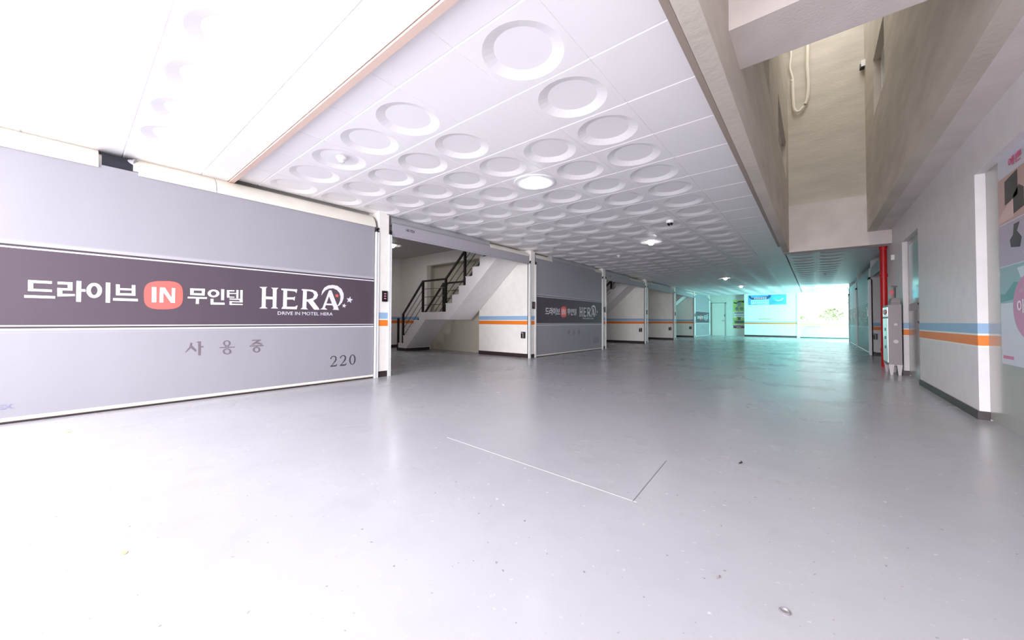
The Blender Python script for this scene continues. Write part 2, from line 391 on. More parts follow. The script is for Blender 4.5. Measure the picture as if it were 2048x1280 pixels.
blob('photo_detail', [(4.66, 1.45), (4.50, 1.43), (4.47, 1.50), (4.55, 1.56), (4.50, 1.62), (4.60, 1.62), (4.62, 1.54), (4.68, 1.51)], (.04, .04, .05), .004)
blob('photo_detail', [(4.45, 1.38), (4.0, 1.36), (4.0, 1.44), (4.38, 1.43)], (.65, .62, .70), .004)
blob('photo_detail', [(4.89, 1.03), (4.55, 1.05), (4.48, 1.16), (4.62, 1.18), (4.8, 1.09), (4.89, 1.10)], (.10, .28, .28), .004)
blob('photo_detail', [(4.5, 1.20), (4.1, 1.21), (4.1, 1.29), (4.56, 1.28)], (.6, .68, .72), .004)
blob('speech_bubble', [(4.36 + .28*math.cos(t*PI/14), .98 + .24*math.sin(t*PI/14)) for t in range(28)], (.55, .20, .36), .006)
blob('speech_bubble', [(4.34, .76), (4.26, .76), (4.36, .60)], (.55, .20, .36), .006)
for k in range(3): blob('lettering', [(4.86 - .07*k, .600), (4.80 - .07*k, .600), (4.80 - .07*k, .575), (4.86 - .07*k, .575)], (.60, .16, .30), .004)

# text helper: a word as a thin mesh filling a given box on a wall
def word(txt, x, ya, yb, z0, z1, m, parent, name='lettering', offset=0.0, facing=1, t=.0015):
    cu = bpy.data.curves.new('txt', 'FONT'); cu.body = txt; cu.size = 1; cu.offset = offset; cu.resolution_u = 2
    o = bpy.data.objects.new('txt', cu); C.objects.link(o); bpy.context.view_layer.update()
    me = bpy.data.meshes.new_from_object(o.evaluated_get(bpy.context.evaluated_depsgraph_get()))
    bpy.data.objects.remove(o); bpy.data.curves.remove(cu)
    if not me.vertices: return None
    ux = [v.co.x for v in me.vertices]; uy = [v.co.y for v in me.vertices]
    a0, a1, b0, b1 = min(ux), max(ux), min(uy), max(uy)
    for v in me.vertices:
        s = (v.co.x - a0)/(a1 - a0); q = (v.co.y - b0)/(b1 - b0)
        v.co = (x + facing*t, ya + (yb - ya)*s, z0 + (z1 - z0)*q)
    me.materials.clear(); me.materials.append(m)
    o = bpy.data.objects.new(name, me); put(o); o['kind'] = 'stuff'
    if parent is not None:
        o.parent = parent; off = Vector((0, 0, 0)); p = parent
        while p is not None: off += Vector(p.location); p = p.parent
        o.location = -off
    return o
PR = M['pinkprint']
word('예쁜', px - .004, 4.68, 4.44, 2.075, 2.15, PR, po, facing=-1, offset=.02)
word('무인텔', px - .004, 4.38, 4.02, 2.08, 2.155, PR, po, facing=-1, offset=.02)
word('애플', px - .008, 4.56, 4.22, .93, 1.04, mat('white_ink', (.8, .75, .8), .4), po, facing=-1, offset=.02)
word('사진보다', px - .008, 4.52, 4.22, 1.08, 1.12, mat('white_ink_small', (.66, .5, .6), .4), po, facing=-1)

# ---------------------------------------------------------------- roller shutters
GL = {"drive":[[[0.445,1.19],[0.571,1.19],[0.571,1.167],[0.445,1.166]],[[0.445,1.19],[0.472,1.19],[0.474,1.096],[0.446,1.097]],[[0.446,1.117],[0.572,1.117],[0.573,1.096],[0.446,1.096]],[[0.428,1.062],[0.591,1.061],[0.591,1.039],[0.428,1.039]],[[0.601,1.189],[0.686,1.19],[0.686,1.166],[0.602,1.166]],[[0.658,1.189],[0.686,1.19],[0.687,1.115],[0.66,1.115]],[[0.601,1.134],[0.687,1.135],[0.687,1.115],[0.602,1.114]],[[0.601,1.134],[0.629,1.134],[0.63,1.061],[0.603,1.059]],[[0.602,1.082],[0.701,1.086],[0.702,1.068],[0.603,1.058]],[[0.708,1.205],[0.737,1.205],[0.738,1.016],[0.709,1.018]],[[0.737,1.133],[0.762,1.134],[0.763,1.11],[0.737,1.11]],[[0.885,1.206],[0.914,1.205],[0.915,1.016],[0.887,1.017]],[[0.949,1.193],[0.975,1.194],[0.977,1.09],[0.951,1.091]],[[1.054,1.195],[1.079,1.195],[1.081,1.091],[1.056,1.091]],[[0.95,1.158],[1.08,1.161],[1.08,1.141],[0.95,1.14]],[[0.95,1.11],[1.081,1.114],[1.081,1.091],[0.951,1.089]],[[0.933,1.062],[1.098,1.062],[1.099,1.038],[0.933,1.038]],[[0.863,1.129],[0.861,1.107],[0.834,1.113],[0.835,1.127]],[[0.861,1.107],[0.855,1.087],[0.831,1.101],[0.834,1.113]],[[0.855,1.087],[0.844,1.07],[0.827,1.092],[0.831,1.101]],[[0.844,1.07],[0.831,1.06],[0.821,1.085],[0.827,1.092]],[[0.831,1.06],[0.816,1.055],[0.815,1.083],[0.821,1.085]],[[0.816,1.055],[0.801,1.058],[0.809,1.084],[0.815,1.083]],[[0.801,1.058],[0.787,1.067],[0.803,1.09],[0.809,1.084]],[[0.787,1.067],[0.777,1.082],[0.799,1.099],[0.803,1.09]],[[0.777,1.082],[0.769,1.101],[0.796,1.111],[0.799,1.099]],[[0.769,1.101],[0.767,1.122],[0.794,1.124],[0.796,1.111]],[[0.767,1.122],[0.769,1.144],[0.795,1.137],[0.794,1.124]],[[0.769,1.144],[0.775,1.163],[0.798,1.149],[0.795,1.137]],[[0.775,1.163],[0.785,1.18],[0.802,1.159],[0.798,1.149]],[[0.785,1.18],[0.798,1.191],[0.808,1.165],[0.802,1.159]],[[0.798,1.191],[0.813,1.195],[0.814,1.168],[0.808,1.165]],[[0.813,1.195],[0.828,1.193],[0.82,1.166],[0.814,1.168]],[[0.828,1.193],[0.842,1.184],[0.826,1.161],[0.82,1.166]],[[0.842,1.184],[0.853,1.169],[0.83,1.152],[0.826,1.161]],[[0.853,1.169],[0.861,1.15],[0.834,1.14],[0.83,1.152]],[[0.861,1.15],[0.863,1.129],[0.835,1.127],[0.834,1.14]]],"in":[[[1.194,1.186],[1.227,1.187],[1.229,1.034],[1.196,1.033]],[[1.253,1.186],[1.28,1.187],[1.281,1.034],[1.252,1.033]],[[1.342,1.187],[1.368,1.187],[1.369,1.032],[1.343,1.035]],[[1.253,1.186],[1.29,1.187],[1.369,1.032],[1.337,1.034]]],"badge":[[[1.429,1.117],[1.429,1.071],[1.426,1.046],[1.42,1.026],[1.412,1.01],[1.401,0.997],[1.388,0.986],[1.372,0.978],[1.353,0.972],[1.328,0.968],[1.282,0.965],[1.237,0.965],[1.213,0.968],[1.195,0.973],[1.18,0.98],[1.168,0.989],[1.158,1.001],[1.15,1.016],[1.144,1.034],[1.141,1.057],[1.139,1.1],[1.139,1.144],[1.142,1.167],[1.147,1.186],[1.154,1.202],[1.164,1.215],[1.176,1.226],[1.19,1.234],[1.209,1.241],[1.232,1.247],[1.277,1.252],[1.323,1.255],[1.348,1.253],[1.368,1.25],[1.384,1.243],[1.397,1.234],[1.409,1.222],[1.417,1.206],[1.423,1.188],[1.427,1.163]]],"mootel":[[[1.486,1.194],[1.609,1.197],[1.609,1.175],[1.486,1.172]],[[1.487,1.145],[1.606,1.146],[1.607,1.122],[1.487,1.123]],[[1.486,1.194],[1.515,1.194],[1.516,1.125],[1.487,1.125]],[[1.582,1.195],[1.609,1.197],[1.607,1.122],[1.583,1.125]],[[1.468,1.103],[1.628,1.107],[1.626,1.087],[1.468,1.086]],[[1.535,1.086],[1.561,1.087],[1.56,1.03],[1.534,1.03]],[[1.749,1.203],[1.778,1.203],[1.778,1.081],[1.751,1.08]],[[1.658,1.09],[1.684,1.091],[1.685,1.028],[1.659,1.029]],[[1.659,1.052],[1.783,1.053],[1.784,1.03],[1.659,1.027]],[[1.801,1.196],[1.872,1.199],[1.872,1.186],[1.802,1.181]],[[1.802,1.165],[1.891,1.168],[1.891,1.157],[1.802,1.152]],[[1.802,1.127],[1.873,1.124],[1.873,1.114],[1.803,1.112]],[[1.801,1.196],[1.824,1.196],[1.826,1.111],[1.803,1.112]],[[1.889,1.204],[1.91,1.204],[1.91,1.107],[1.89,1.108]],[[1.926,1.205],[1.95,1.206],[1.95,1.094],[1.928,1.095]],[[1.827,1.103],[1.951,1.103],[1.952,1.09],[1.827,1.09]],[[1.921,1.101],[1.951,1.103],[1.952,1.062],[1.922,1.063]],[[1.827,1.074],[1.952,1.073],[1.952,1.062],[1.827,1.062]],[[1.827,1.074],[1.849,1.074],[1.85,1.028],[1.828,1.03]],[[1.828,1.044],[1.952,1.045],[1.953,1.032],[1.828,1.03]],[[1.735,1.154],[1.733,1.141],[1.706,1.145],[1.707,1.152]],[[1.733,1.141],[1.725,1.128],[1.703,1.138],[1.706,1.145]],[[1.725,1.128],[1.714,1.118],[1.698,1.132],[1.703,1.138]],[[1.714,1.118],[1.7,1.111],[1.691,1.128],[1.698,1.132]],[[1.7,1.111],[1.684,1.108],[1.683,1.126],[1.691,1.128]],[[1.684,1.108],[1.668,1.109],[1.676,1.127],[1.683,1.126]],[[1.668,1.109],[1.653,1.115],[1.669,1.13],[1.676,1.127]],[[1.653,1.115],[1.642,1.123],[1.664,1.135],[1.669,1.13]],[[1.642,1.123],[1.634,1.135],[1.66,1.142],[1.664,1.135]],[[1.634,1.135],[1.632,1.148],[1.659,1.15],[1.66,1.142]],[[1.632,1.148],[1.634,1.161],[1.66,1.157],[1.659,1.15]],[[1.634,1.161],[1.641,1.173],[1.663,1.164],[1.66,1.157]],[[1.641,1.173],[1.652,1.184],[1.668,1.17],[1.663,1.164]],[[1.652,1.184],[1.666,1.191],[1.675,1.174],[1.668,1.17]],[[1.666,1.191],[1.682,1.194],[1.683,1.176],[1.675,1.174]],[[1.682,1.194],[1.698,1.193],[1.69,1.175],[1.683,1.176]],[[1.698,1.193],[1.713,1.188],[1.697,1.172],[1.69,1.175]],[[1.713,1.188],[1.725,1.179],[1.702,1.167],[1.697,1.172]],[[1.725,1.179],[1.732,1.167],[1.706,1.16],[1.702,1.167]],[[1.732,1.167],[1.735,1.154],[1.707,1.152],[1.706,1.16]]],"hera":[[[2.114,1.255],[2.197,1.261],[2.181,1.242],[2.135,1.239]],[[2.142,1.248],[2.183,1.251],[2.183,1.01],[2.142,1.009]],[[2.116,0.998],[2.206,1.001],[2.183,1.018],[2.138,1.017]],[[2.256,1.25],[2.298,1.25],[2.297,1.014],[2.257,1.014]],[[2.237,1.255],[2.317,1.259],[2.3,1.239],[2.254,1.238]],[[2.238,1.002],[2.318,1.002],[2.299,1.021],[2.253,1.019]],[[2.175,1.145],[2.259,1.145],[2.26,1.113],[2.175,1.112]],[[2.372,1.25],[2.415,1.25],[2.413,1.002],[2.369,1.002]],[[2.349,1.254],[2.531,1.255],[2.523,1.205],[2.501,1.227],[2.349,1.233]],[[2.406,1.146],[2.489,1.151],[2.507,1.163],[2.501,1.106],[2.483,1.122],[2.407,1.118]],[[2.353,1.0],[2.528,0.998],[2.538,1.053],[2.504,1.031],[2.365,1.028]],[[2.6,1.26],[2.647,1.261],[2.642,1.001],[2.594,1.005]],[[2.582,1.263],[2.65,1.263],[2.65,1.246],[2.586,1.244]],[[2.572,1.002],[2.665,1.0],[2.642,1.021],[2.592,1.022]],[[2.639,1.263],[2.713,1.263],[2.766,1.242],[2.787,1.198],[2.771,1.152],[2.727,1.119],[2.681,1.105],[2.645,1.103],[2.644,1.13],[2.681,1.136],[2.722,1.155],[2.738,1.196],[2.721,1.229],[2.679,1.241],[2.639,1.241]],[[2.672,1.126],[2.722,1.124],[2.799,1.021],[2.809,1.001],[2.74,0.999],[2.658,1.106]],[[2.929,1.27],[2.954,1.259],[2.874,1.018],[2.842,1.017]],[[2.929,1.27],[2.961,1.272],[3.062,1.021],[2.998,1.019],[2.92,1.214]],[[2.816,1.006],[2.911,1.004],[2.889,1.025],[2.841,1.024]],[[2.98,1.006],[3.072,1.003],[3.049,1.028],[2.998,1.026]],[[2.887,1.089],[2.994,1.088],[3.005,1.065],[2.878,1.066]],[[3.228,1.202],[3.234,1.167],[3.27,1.16],[3.237,1.142],[3.24,1.107],[3.214,1.131],[3.181,1.116],[3.197,1.149],[3.173,1.174],[3.209,1.171]],[[3.147,1.1],[3.151,1.076],[3.175,1.071],[3.153,1.059],[3.155,1.036],[3.138,1.052],[3.116,1.042],[3.126,1.064],[3.111,1.082],[3.134,1.079]]],"moon":[[[2.83,1.192],[2.838,1.249],[2.867,1.301],[2.916,1.335],[2.978,1.347],[3.042,1.34],[3.101,1.299],[3.132,1.235],[3.132,1.17],[3.11,1.11],[3.071,1.064],[3.033,1.053],[3.061,1.083],[3.083,1.135],[3.088,1.194],[3.071,1.245],[3.036,1.281],[2.985,1.301],[2.929,1.293],[2.88,1.264],[2.85,1.225]]],"pink":[[[3.043,1.232],[3.047,1.211],[3.068,1.207],[3.049,1.196],[3.05,1.174],[3.035,1.189],[3.015,1.179],[3.024,1.199],[3.01,1.215],[3.032,1.213]]],"busy":[[[1.496,0.615],[1.514,0.615],[1.511,0.57],[1.462,0.513],[1.457,0.52],[1.49,0.571]],[[1.501,0.579],[1.517,0.578],[1.55,0.533],[1.543,0.515],[1.497,0.563]],[[1.561,0.627],[1.584,0.628],[1.585,0.477],[1.563,0.476]],[[1.547,0.624],[1.584,0.628],[1.584,0.616],[1.552,0.614]],[[1.583,0.575],[1.608,0.575],[1.608,0.561],[1.583,0.561]],[[1.793,0.574],[1.805,0.574],[1.805,0.551],[1.793,0.552]],[[1.818,0.573],[1.83,0.573],[1.83,0.55],[1.818,0.55]],[[1.747,0.556],[1.885,0.555],[1.886,0.543],[1.747,0.545]],[[2.049,0.627],[2.141,0.626],[2.141,0.613],[2.049,0.614]],[[2.107,0.619],[2.141,0.622],[2.07,0.568],[2.037,0.569]],[[2.09,0.595],[2.116,0.596],[2.157,0.575],[2.145,0.564],[2.084,0.584]],[[2.026,0.559],[2.168,0.561],[2.169,0.547],[2.026,0.547]],[[2.091,0.551],[2.104,0.551],[2.104,0.531],[2.091,0.532]],[[1.847,0.595],[1.845,0.585],[1.828,0.589],[1.829,0.596]],[[1.845,0.585],[1.84,0.576],[1.826,0.582],[1.828,0.589]],[[1.84,0.576],[1.832,0.568],[1.822,0.577],[1.826,0.582]],[[1.832,0.568],[1.822,0.564],[1.817,0.574],[1.822,0.577]],[[1.822,0.564],[1.812,0.563],[1.811,0.574],[1.817,0.574]],[[1.812,0.563],[1.801,0.565],[1.806,0.575],[1.811,0.574]],[[1.801,0.565],[1.791,0.571],[1.801,0.578],[1.806,0.575]],[[1.791,0.571],[1.783,0.578],[1.797,0.584],[1.801,0.578]],[[1.783,0.578],[1.778,0.588],[1.794,0.59],[1.797,0.584]],[[1.778,0.588],[1.776,0.598],[1.793,0.597],[1.794,0.59]],[[1.776,0.598],[1.777,0.608],[1.794,0.604],[1.793,0.597]],[[1.777,0.608],[1.782,0.617],[1.796,0.611],[1.794,0.604]],[[1.782,0.617],[1.79,0.624],[1.8,0.615],[1.796,0.611]],[[1.79,0.624],[1.799,0.629],[1.805,0.619],[1.8,0.615]],[[1.799,0.629],[1.81,0.63],[1.811,0.619],[1.805,0.619]],[[1.81,0.63],[1.821,0.628],[1.816,0.618],[1.811,0.619]],[[1.821,0.628],[1.831,0.623],[1.821,0.615],[1.816,0.618]],[[1.831,0.623],[1.84,0.615],[1.825,0.609],[1.821,0.615]],[[1.84,0.615],[1.845,0.605],[1.828,0.603],[1.825,0.609]],[[1.845,0.605],[1.847,0.595],[1.829,0.596],[1.828,0.603]],[[1.854,0.502],[1.852,0.492],[1.835,0.496],[1.836,0.503]],[[1.852,0.492],[1.847,0.482],[1.832,0.49],[1.835,0.496]],[[1.847,0.482],[1.838,0.475],[1.827,0.485],[1.832,0.49]],[[1.838,0.475],[1.827,0.471],[1.821,0.482],[1.827,0.485]],[[1.827,0.471],[1.815,0.47],[1.815,0.482],[1.821,0.482]],[[1.815,0.47],[1.802,0.473],[1.808,0.483],[1.815,0.482]],[[1.802,0.473],[1.791,0.478],[1.802,0.487],[1.808,0.483]],[[1.791,0.478],[1.782,0.486],[1.797,0.492],[1.802,0.487]],[[1.782,0.486],[1.777,0.496],[1.793,0.499],[1.797,0.492]],[[1.777,0.496],[1.775,0.507],[1.792,0.506],[1.793,0.499]],[[1.775,0.507],[1.776,0.517],[1.793,0.513],[1.792,0.506]],[[1.776,0.517],[1.782,0.527],[1.796,0.519],[1.793,0.513]],[[1.782,0.527],[1.79,0.534],[1.801,0.524],[1.796,0.519]],[[1.79,0.534],[1.801,0.538],[1.807,0.527],[1.801,0.524]],[[1.801,0.538],[1.814,0.539],[1.814,0.528],[1.807,0.527]],[[1.814,0.539],[1.826,0.537],[1.821,0.526],[1.814,0.528]],[[1.826,0.537],[1.837,0.531],[1.827,0.522],[1.821,0.526]],[[1.837,0.531],[1.846,0.523],[1.832,0.517],[1.827,0.522]],[[1.846,0.523],[1.852,0.513],[1.835,0.51],[1.832,0.517]],[[1.852,0.513],[1.854,0.502],[1.836,0.503],[1.835,0.51]],[[2.137,0.505],[2.135,0.494],[2.117,0.499],[2.118,0.506]],[[2.135,0.494],[2.13,0.485],[2.114,0.493],[2.117,0.499]],[[2.13,0.485],[2.121,0.478],[2.11,0.488],[2.114,0.493]],[[2.121,0.478],[2.11,0.474],[2.104,0.485],[2.11,0.488]],[[2.11,0.474],[2.098,0.473],[2.098,0.484],[2.104,0.485]],[[2.098,0.473],[2.086,0.475],[2.091,0.486],[2.098,0.484]],[[2.086,0.475],[2.075,0.481],[2.085,0.489],[2.091,0.486]],[[2.075,0.481],[2.066,0.489],[2.081,0.495],[2.085,0.489]],[[2.066,0.489],[2.06,0.499],[2.078,0.501],[2.081,0.495]],[[2.06,0.499],[2.058,0.509],[2.077,0.508],[2.078,0.501]],[[2.058,0.509],[2.06,0.52],[2.077,0.515],[2.077,0.508]],[[2.06,0.52],[2.065,0.529],[2.08,0.522],[2.077,0.515]],[[2.065,0.529],[2.074,0.536],[2.085,0.526],[2.08,0.522]],[[2.074,0.536],[2.085,0.54],[2.09,0.529],[2.085,0.526]],[[2.085,0.54],[2.097,0.541],[2.097,0.53],[2.09,0.529]],[[2.097,0.541],[2.109,0.539],[2.103,0.529],[2.097,0.53]],[[2.109,0.539],[2.12,0.533],[2.109,0.525],[2.103,0.529]],[[2.12,0.533],[2.129,0.525],[2.114,0.52],[2.109,0.525]],[[2.129,0.525],[2.135,0.515],[2.117,0.513],[2.114,0.52]],[[2.135,0.515],[2.137,0.505],[2.118,0.506],[2.117,0.513]]]}
SPLIT = {'drive': [range(0, 4), range(4, 11), [11] + list(range(17, 37)), range(12, 17)], 'in': [[0], [1, 2, 3]],
         'mootel': [range(0, 6), [6, 7, 8] + list(range(20, 40)), range(9, 20)],
         'hera': [range(0, 7), range(7, 11), range(11, 16), range(16, 21), [21], [22]],
         'busy': [range(0, 5), [5, 6, 7] + list(range(13, 53)), list(range(8, 13)) + list(range(53, 73))]}
def glyph(name, key, m, parent, y0, x, facing=1, dz=0, lift=.001, only=None):
    if only is None and key in SPLIT and y0 < 0:      # the nearest shutter: every letter a part of its own
        for q in SPLIT[key]:
            o = glyph('star_emblem' if len(list(q)) == 1 and key == 'hera' else 'letter', key, m, parent, y0, x, facing, dz, lift, list(q)); o['kind'] = 'stuff'
        return o
    b = MB()
    for k, p in enumerate(GL[key]):
        if only is not None and k not in only: continue
        l = lift + .00012*(k % 6)
        n = len(p); b.add([(x + facing*l, y0 + facing*u, v + dz) for u, v in p], [tuple(range(n))])
    o = b.build(name, m); o['kind'] = 'stuff'
    o.parent = parent; o.location = -Vector(parent.location); return o
def digits(txt, x, ya, yb, z0, z1, m, parent, facing=1, dz=0):
    """serif numerals swept with a thick and thin stroke"""
    b = MB(); n = len(txt); wd = (yb - ya)/n
    for k, ch in enumerate(txt):
        o0 = ya + wd*k; cw = wd*.80
        def stroke(pts, lift):
            L_, R_ = [], []
            for (u, v, t) in pts: L_.append((u, v, t))
            for i in range(len(pts)-1):
                (u, v, t), (u2_, v2, t2) = pts[i], pts[i+1]; du, dv = u2_-u, v2-v; l = math.hypot(du, dv) or 1; nx, nz = -dv/l, du/l
                q = [(u+nx*t, v+nz*t), (u-nx*t, v-nz*t), (u2_-nx*t2, v2-nz*t2), (u2_+nx*t2, v2+nz*t2)]
                b.add([(x + facing*lift, o0 + cw*a, z0 + (z1-z0)*c) for a, c in q], [(0, 1, 2, 3)])
        if ch == '0':
            for i in range(20):
                a, c = 2*PI*i/20, 2*PI*(i+1)/20
                f = lambda t: (.5+.46*math.cos(t), .5+.5*math.sin(t)); g = lambda t: (.5+.25*math.cos(t), .5+.43*math.sin(t))
                b.add([(x + facing*.001, o0 + cw*p[0], z0 + (z1-z0)*p[1]) for p in (f(a), f(c), g(c), g(a))], [(0, 1, 2, 3)])
        elif ch == '2':
            stroke([(.10, .72, .08), (.14, .84, .06), (.32, .95, .04), (.52, .96, .04), (.72, .88, .07), (.80, .72, .10), (.72, .54, .09), (.50, .34, .05), (.24, .13, .03), (.10, .04, .03)], .001)
            stroke([(.06, .05, .06), (.80, .05, .07), (.93, .22, .02)], .0013)
        else:
            stroke([(.20, .95, .06), (.88, .95, .05)], .001); stroke([(.22, .95, .03), (.18, .55, .03), (.45, .62, .04), (.75, .52, .08), (.82, .32, .10), (.66, .12, .08), (.38, .04, .04), (.12, .12, .07)], .0013)
    o = b.build('number', m); o['kind'] = 'stuff'; o.parent = parent; o.location = -Vector(parent.location); return o

def cover_profile(x, zt, zb, s):
    """quarter-round cover: from the ceiling (back) down to its lip (front)"""
    back = x - s*.26; pts = []
    for k in range(9):
        a = PI/2*k/8; pts.append((back + s*(.245*math.sin(a) + .015), zb + (zt - zb)*math.cos(a)))
    inner = [(p[0] - s*.006, p[1] - .006 if i < 8 else p[1]) for i, p in enumerate(pts)]
    return pts + inner[::-1]
def header(t, y0, y1, x, s, ztop, zfab, covers, roller=True):
    """roller tube and pieces of its cream cover above a shutter"""
    if roller:
        cur = y0; gaps = []
        for a, b_ in sorted(covers):
            if a - cur > .05: gaps.append((cur, a))
            cur = max(cur, b_)
        if y1 - cur > .05: gaps.append((cur, y1))
        rr = (ztop - zfab)/2 + .012
        for a, b_ in gaps:
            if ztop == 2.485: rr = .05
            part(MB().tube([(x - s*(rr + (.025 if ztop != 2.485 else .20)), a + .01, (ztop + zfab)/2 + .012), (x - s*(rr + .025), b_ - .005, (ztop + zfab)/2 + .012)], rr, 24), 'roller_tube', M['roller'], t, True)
    for a, b in covers:
        part(MB().prism(cover_profile(x, ztop, zfab, s), 'y', a, b), 'cover', M['cream'], t, True)
def shutter(y0, y1, x, s, label, group, closed, ztop=2.50, zfab=2.365, covers=(), zopen=2.21, number=None, logo=True, dz=0, x_in=.0):
    t = thing('roller_shutter', label, 'shutter', (x, (y0+y1)/2, 0), group)
    fm = M['fab'] if s > 0 else M['fab_r']
    xf = x - s*.012
    zb = .045 if closed else zopen
    b = MB().box(xf - s*.006, xf, y0 + .012, y1 - .012, zb, zfab + .03)
    part(b, 'curtain', fm if closed else M['roller_cloth'], t)
    part(MB().tube([(xf - s*.003, y0 + .012, zb - .012), (xf - s*.003, y1 - .012, zb - .012)], .017, 10), 'bottom_bar', M['cream'] if closed else M['roller_cloth'], t, True)
    header(t, y0, y1, x, s, ztop, zfab, covers)
    if closed:
        part(MB().box(xf - s*.02, xf - s*.001, y0 + .02, y1 - .02, 0.0, zb - .024), 'rubber_seal', M['base'], t)
    if closed and logo:
        yo = y0 if s > 0 else y1
        a = dict(parent=t, y0=yo, x=xf, facing=s, dz=dz)
        glyph('lettering', 'drive', M['print'], **a); glyph('badge', 'badge', M['badge'], **a)
        glyph('badge_lettering', 'in', M['print'], lift=.002, **a); glyph('lettering', 'mootel', M['print'], **a)
        glyph('logo', 'hera', M['print'], **a); glyph('moon_emblem', 'moon', M['print'], lift=.0005, **a); glyph('star_emblem', 'pink', M['badge'], lift=.0025, **a)
        glyph('lettering', 'busy', M['greyprint'], **a)
        word('DRIVE IN MOTEL HERA', xf, yo + s*2.313, yo + s*2.983, .925 + dz, .968 + dz, M['print'], t, facing=s, offset=.004)
        word('HI-TEX', xf, yo + s*.20, yo + s*.39, .122 + dz, .160 + dz, M['paleprint'], t, 'maker_mark', facing=s, offset=.03)
        if number: digits(number, xf, yo + s*2.955, yo + s*3.35, .225 + dz, .372 + dz, M['darkprint'], t, facing=s)
    if not closed:
        word('HI-TEX', xf, y0 + .27, y0 + .44, zopen + .10, zopen + .145, M['darkprint'], t, 'maker_mark', facing=s, offset=.03)
    return t
M['roller_cloth'] = mat('rolled_shutter_cloth', (.40, .38, .42), .5)
G1, G2 = 'closed roller shutters', 'rolled up roller shutters'
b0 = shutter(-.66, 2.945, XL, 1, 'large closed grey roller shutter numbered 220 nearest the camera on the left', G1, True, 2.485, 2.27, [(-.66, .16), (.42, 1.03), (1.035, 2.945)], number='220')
shutter(3.215, 6.815, XL, 1, 'rolled up grey shutter above the nearest open bay with the full staircase view', G2, False, covers=[(5.50, 6.81)])
shutter(7.065, 10.61, XL, 1, 'closed grey roller shutter between the two nearest open staircase bays', G1, True, 2.51, 2.365, [(7.08, 7.80), (10.15, 10.60)], number='225')
shutter(10.87, 14.39, XL, 1, 'rolled up shutter above the second open staircase bay from the camera', G2, False, covers=[(12.9, 14.39)])
shutter(14.67, 18.22, XL, 1, 'rolled up shutter above the plain open bay without a staircase', G2, False, covers=[(14.67, 15.2), (17.7, 18.2)])
shutter(18.50, 21.96, XL, 1, 'rolled up shutter above the farthest open bay on the left', G2, False, covers=[(20.4, 21.96)])
shutter(22.24, 25.71, XL, 1, 'farthest closed roller shutter on the left beside the back door', G1, True, covers=[(22.24, 22.6), (25.3, 25.7)])
XS = 1.15
shutter(10.50, 13.52, XS, -1, 'rolled up shutter above the open bay behind the red pipe', G2, False, 2.34, 2.24, [], zopen=2.08)
shutter(13.80, 17.50, XS, -1, 'nearer of the two closed teal-lit shutters on the right side', G1, True, 2.36, 2.24, [], dz=-.04)
shutter(17.78, 21.04, XS, -1, 'farther of the two closed shutters on the right beside the bright exit', G1, True, 2.36, 2.24, [], dz=-.04)

# black motor box showing in the gap of the nearest cover
mo = thing('shutter_motor', 'black motor box in the gap of the cream cover above shutter 220', 'motor', (XL - .08, .28, 2.36))
part(MB().prism([(XL - .09, 2.44), (XL - .035, 2.37), (XL - .045, 2.285), (XL - .14, 2.29), (XL - .20, 2.40), (XL - .17, 2.46)], 'y', .180, .395), 'housing', mat('navy_black_plastic', (.012, .014, .022), .4), mo)
part(MB().prism([(XL - .10, 2.45), (XL - .02, 2.37), (XL - .02, 2.31), (XL - .12, 2.30)], 'y', .385, .42), 'torn_edge', M['cream'], mo)
part(MB().prism([(XL - .10, 2.42), (XL - .05, 2.38), (XL - .03, 2.28), (XL - .13, 2.28)], 'y', .162, .180), 'end_cap', M['cream'], mo)

# ---------------------------------------------------------------- posts with guide rails and keypads
ORD = ['nearest', 'second', 'third', 'fourth', 'fifth', 'sixth', 'farthest']
def post(y, x, s, i, zt, label, group):
    t = thing('gate_post', label, 'post', (x, y, 0), group)
    pm = M['wall'] if s > 0 else M['wall_r']
    part(MB().box(x - s*.10, x, y - .078, y + .085, .09, zt), 'column', pm, t)
    part(MB().box(x - s*.10, x - s*.004, y - .076, y + .083, 0, .09), 'plinth', M['base'], t)
    for a, b in ((y - .135, y - .080), (y + .087, y + .135)):
        g = MB().box(x - s*.05, x + s*.012, a, a + .02, 0, zt - .30).box(x - s*.05, x + s*.012, b - .02, b, 0, zt - .30).box(x - s*.05, x - s*.03, a, b, 0, zt - .30)
        part(g, 'guide_rail', M['white'], t)
        part(MB().tube([(x + s*.0, a + .02, zt - .27), (x + s*.0, b - .01, zt - .24)], .018, 8).box(x - s*.03, x + s*.01, a, b, zt - .30, zt - .285), 'bracket', M['dark'], t)
    return t
pn = ['beside shutter 220', 'between the nearest open bay and the closed shutter', 'between the closed shutter and second open bay', 'between the second and third open bays', 'between plain and farthest open bays', 'before the farthest closed shutter', 'at the back wall corner']
for i, y in enumerate(POSTS):
    post(y, XL, 1, i, 2.50, '%s cream post of the left row, %s' % (ORD[i], pn[i]), 'posts along the left bays')
    if i < 6:
        k = thing('keypad', 'small black keypad on the %s cream post of the left row' % ORD[i], 'keypad', (XL + .014, y, 1.23), 'keypads on the left posts')
        part(MB().box(XL + .001, XL + .022, y - .025, y + .06, 1.15, 1.315), 'housing', M['dark'], k)
        for j in range(3): part(MB().box(XL + .022, XL + .024, y + .002, y + .036, 1.19 + .037*j, 1.205 + .037*j), 'indicator', mat('indicator', (.7, .3, .4), .4), k)
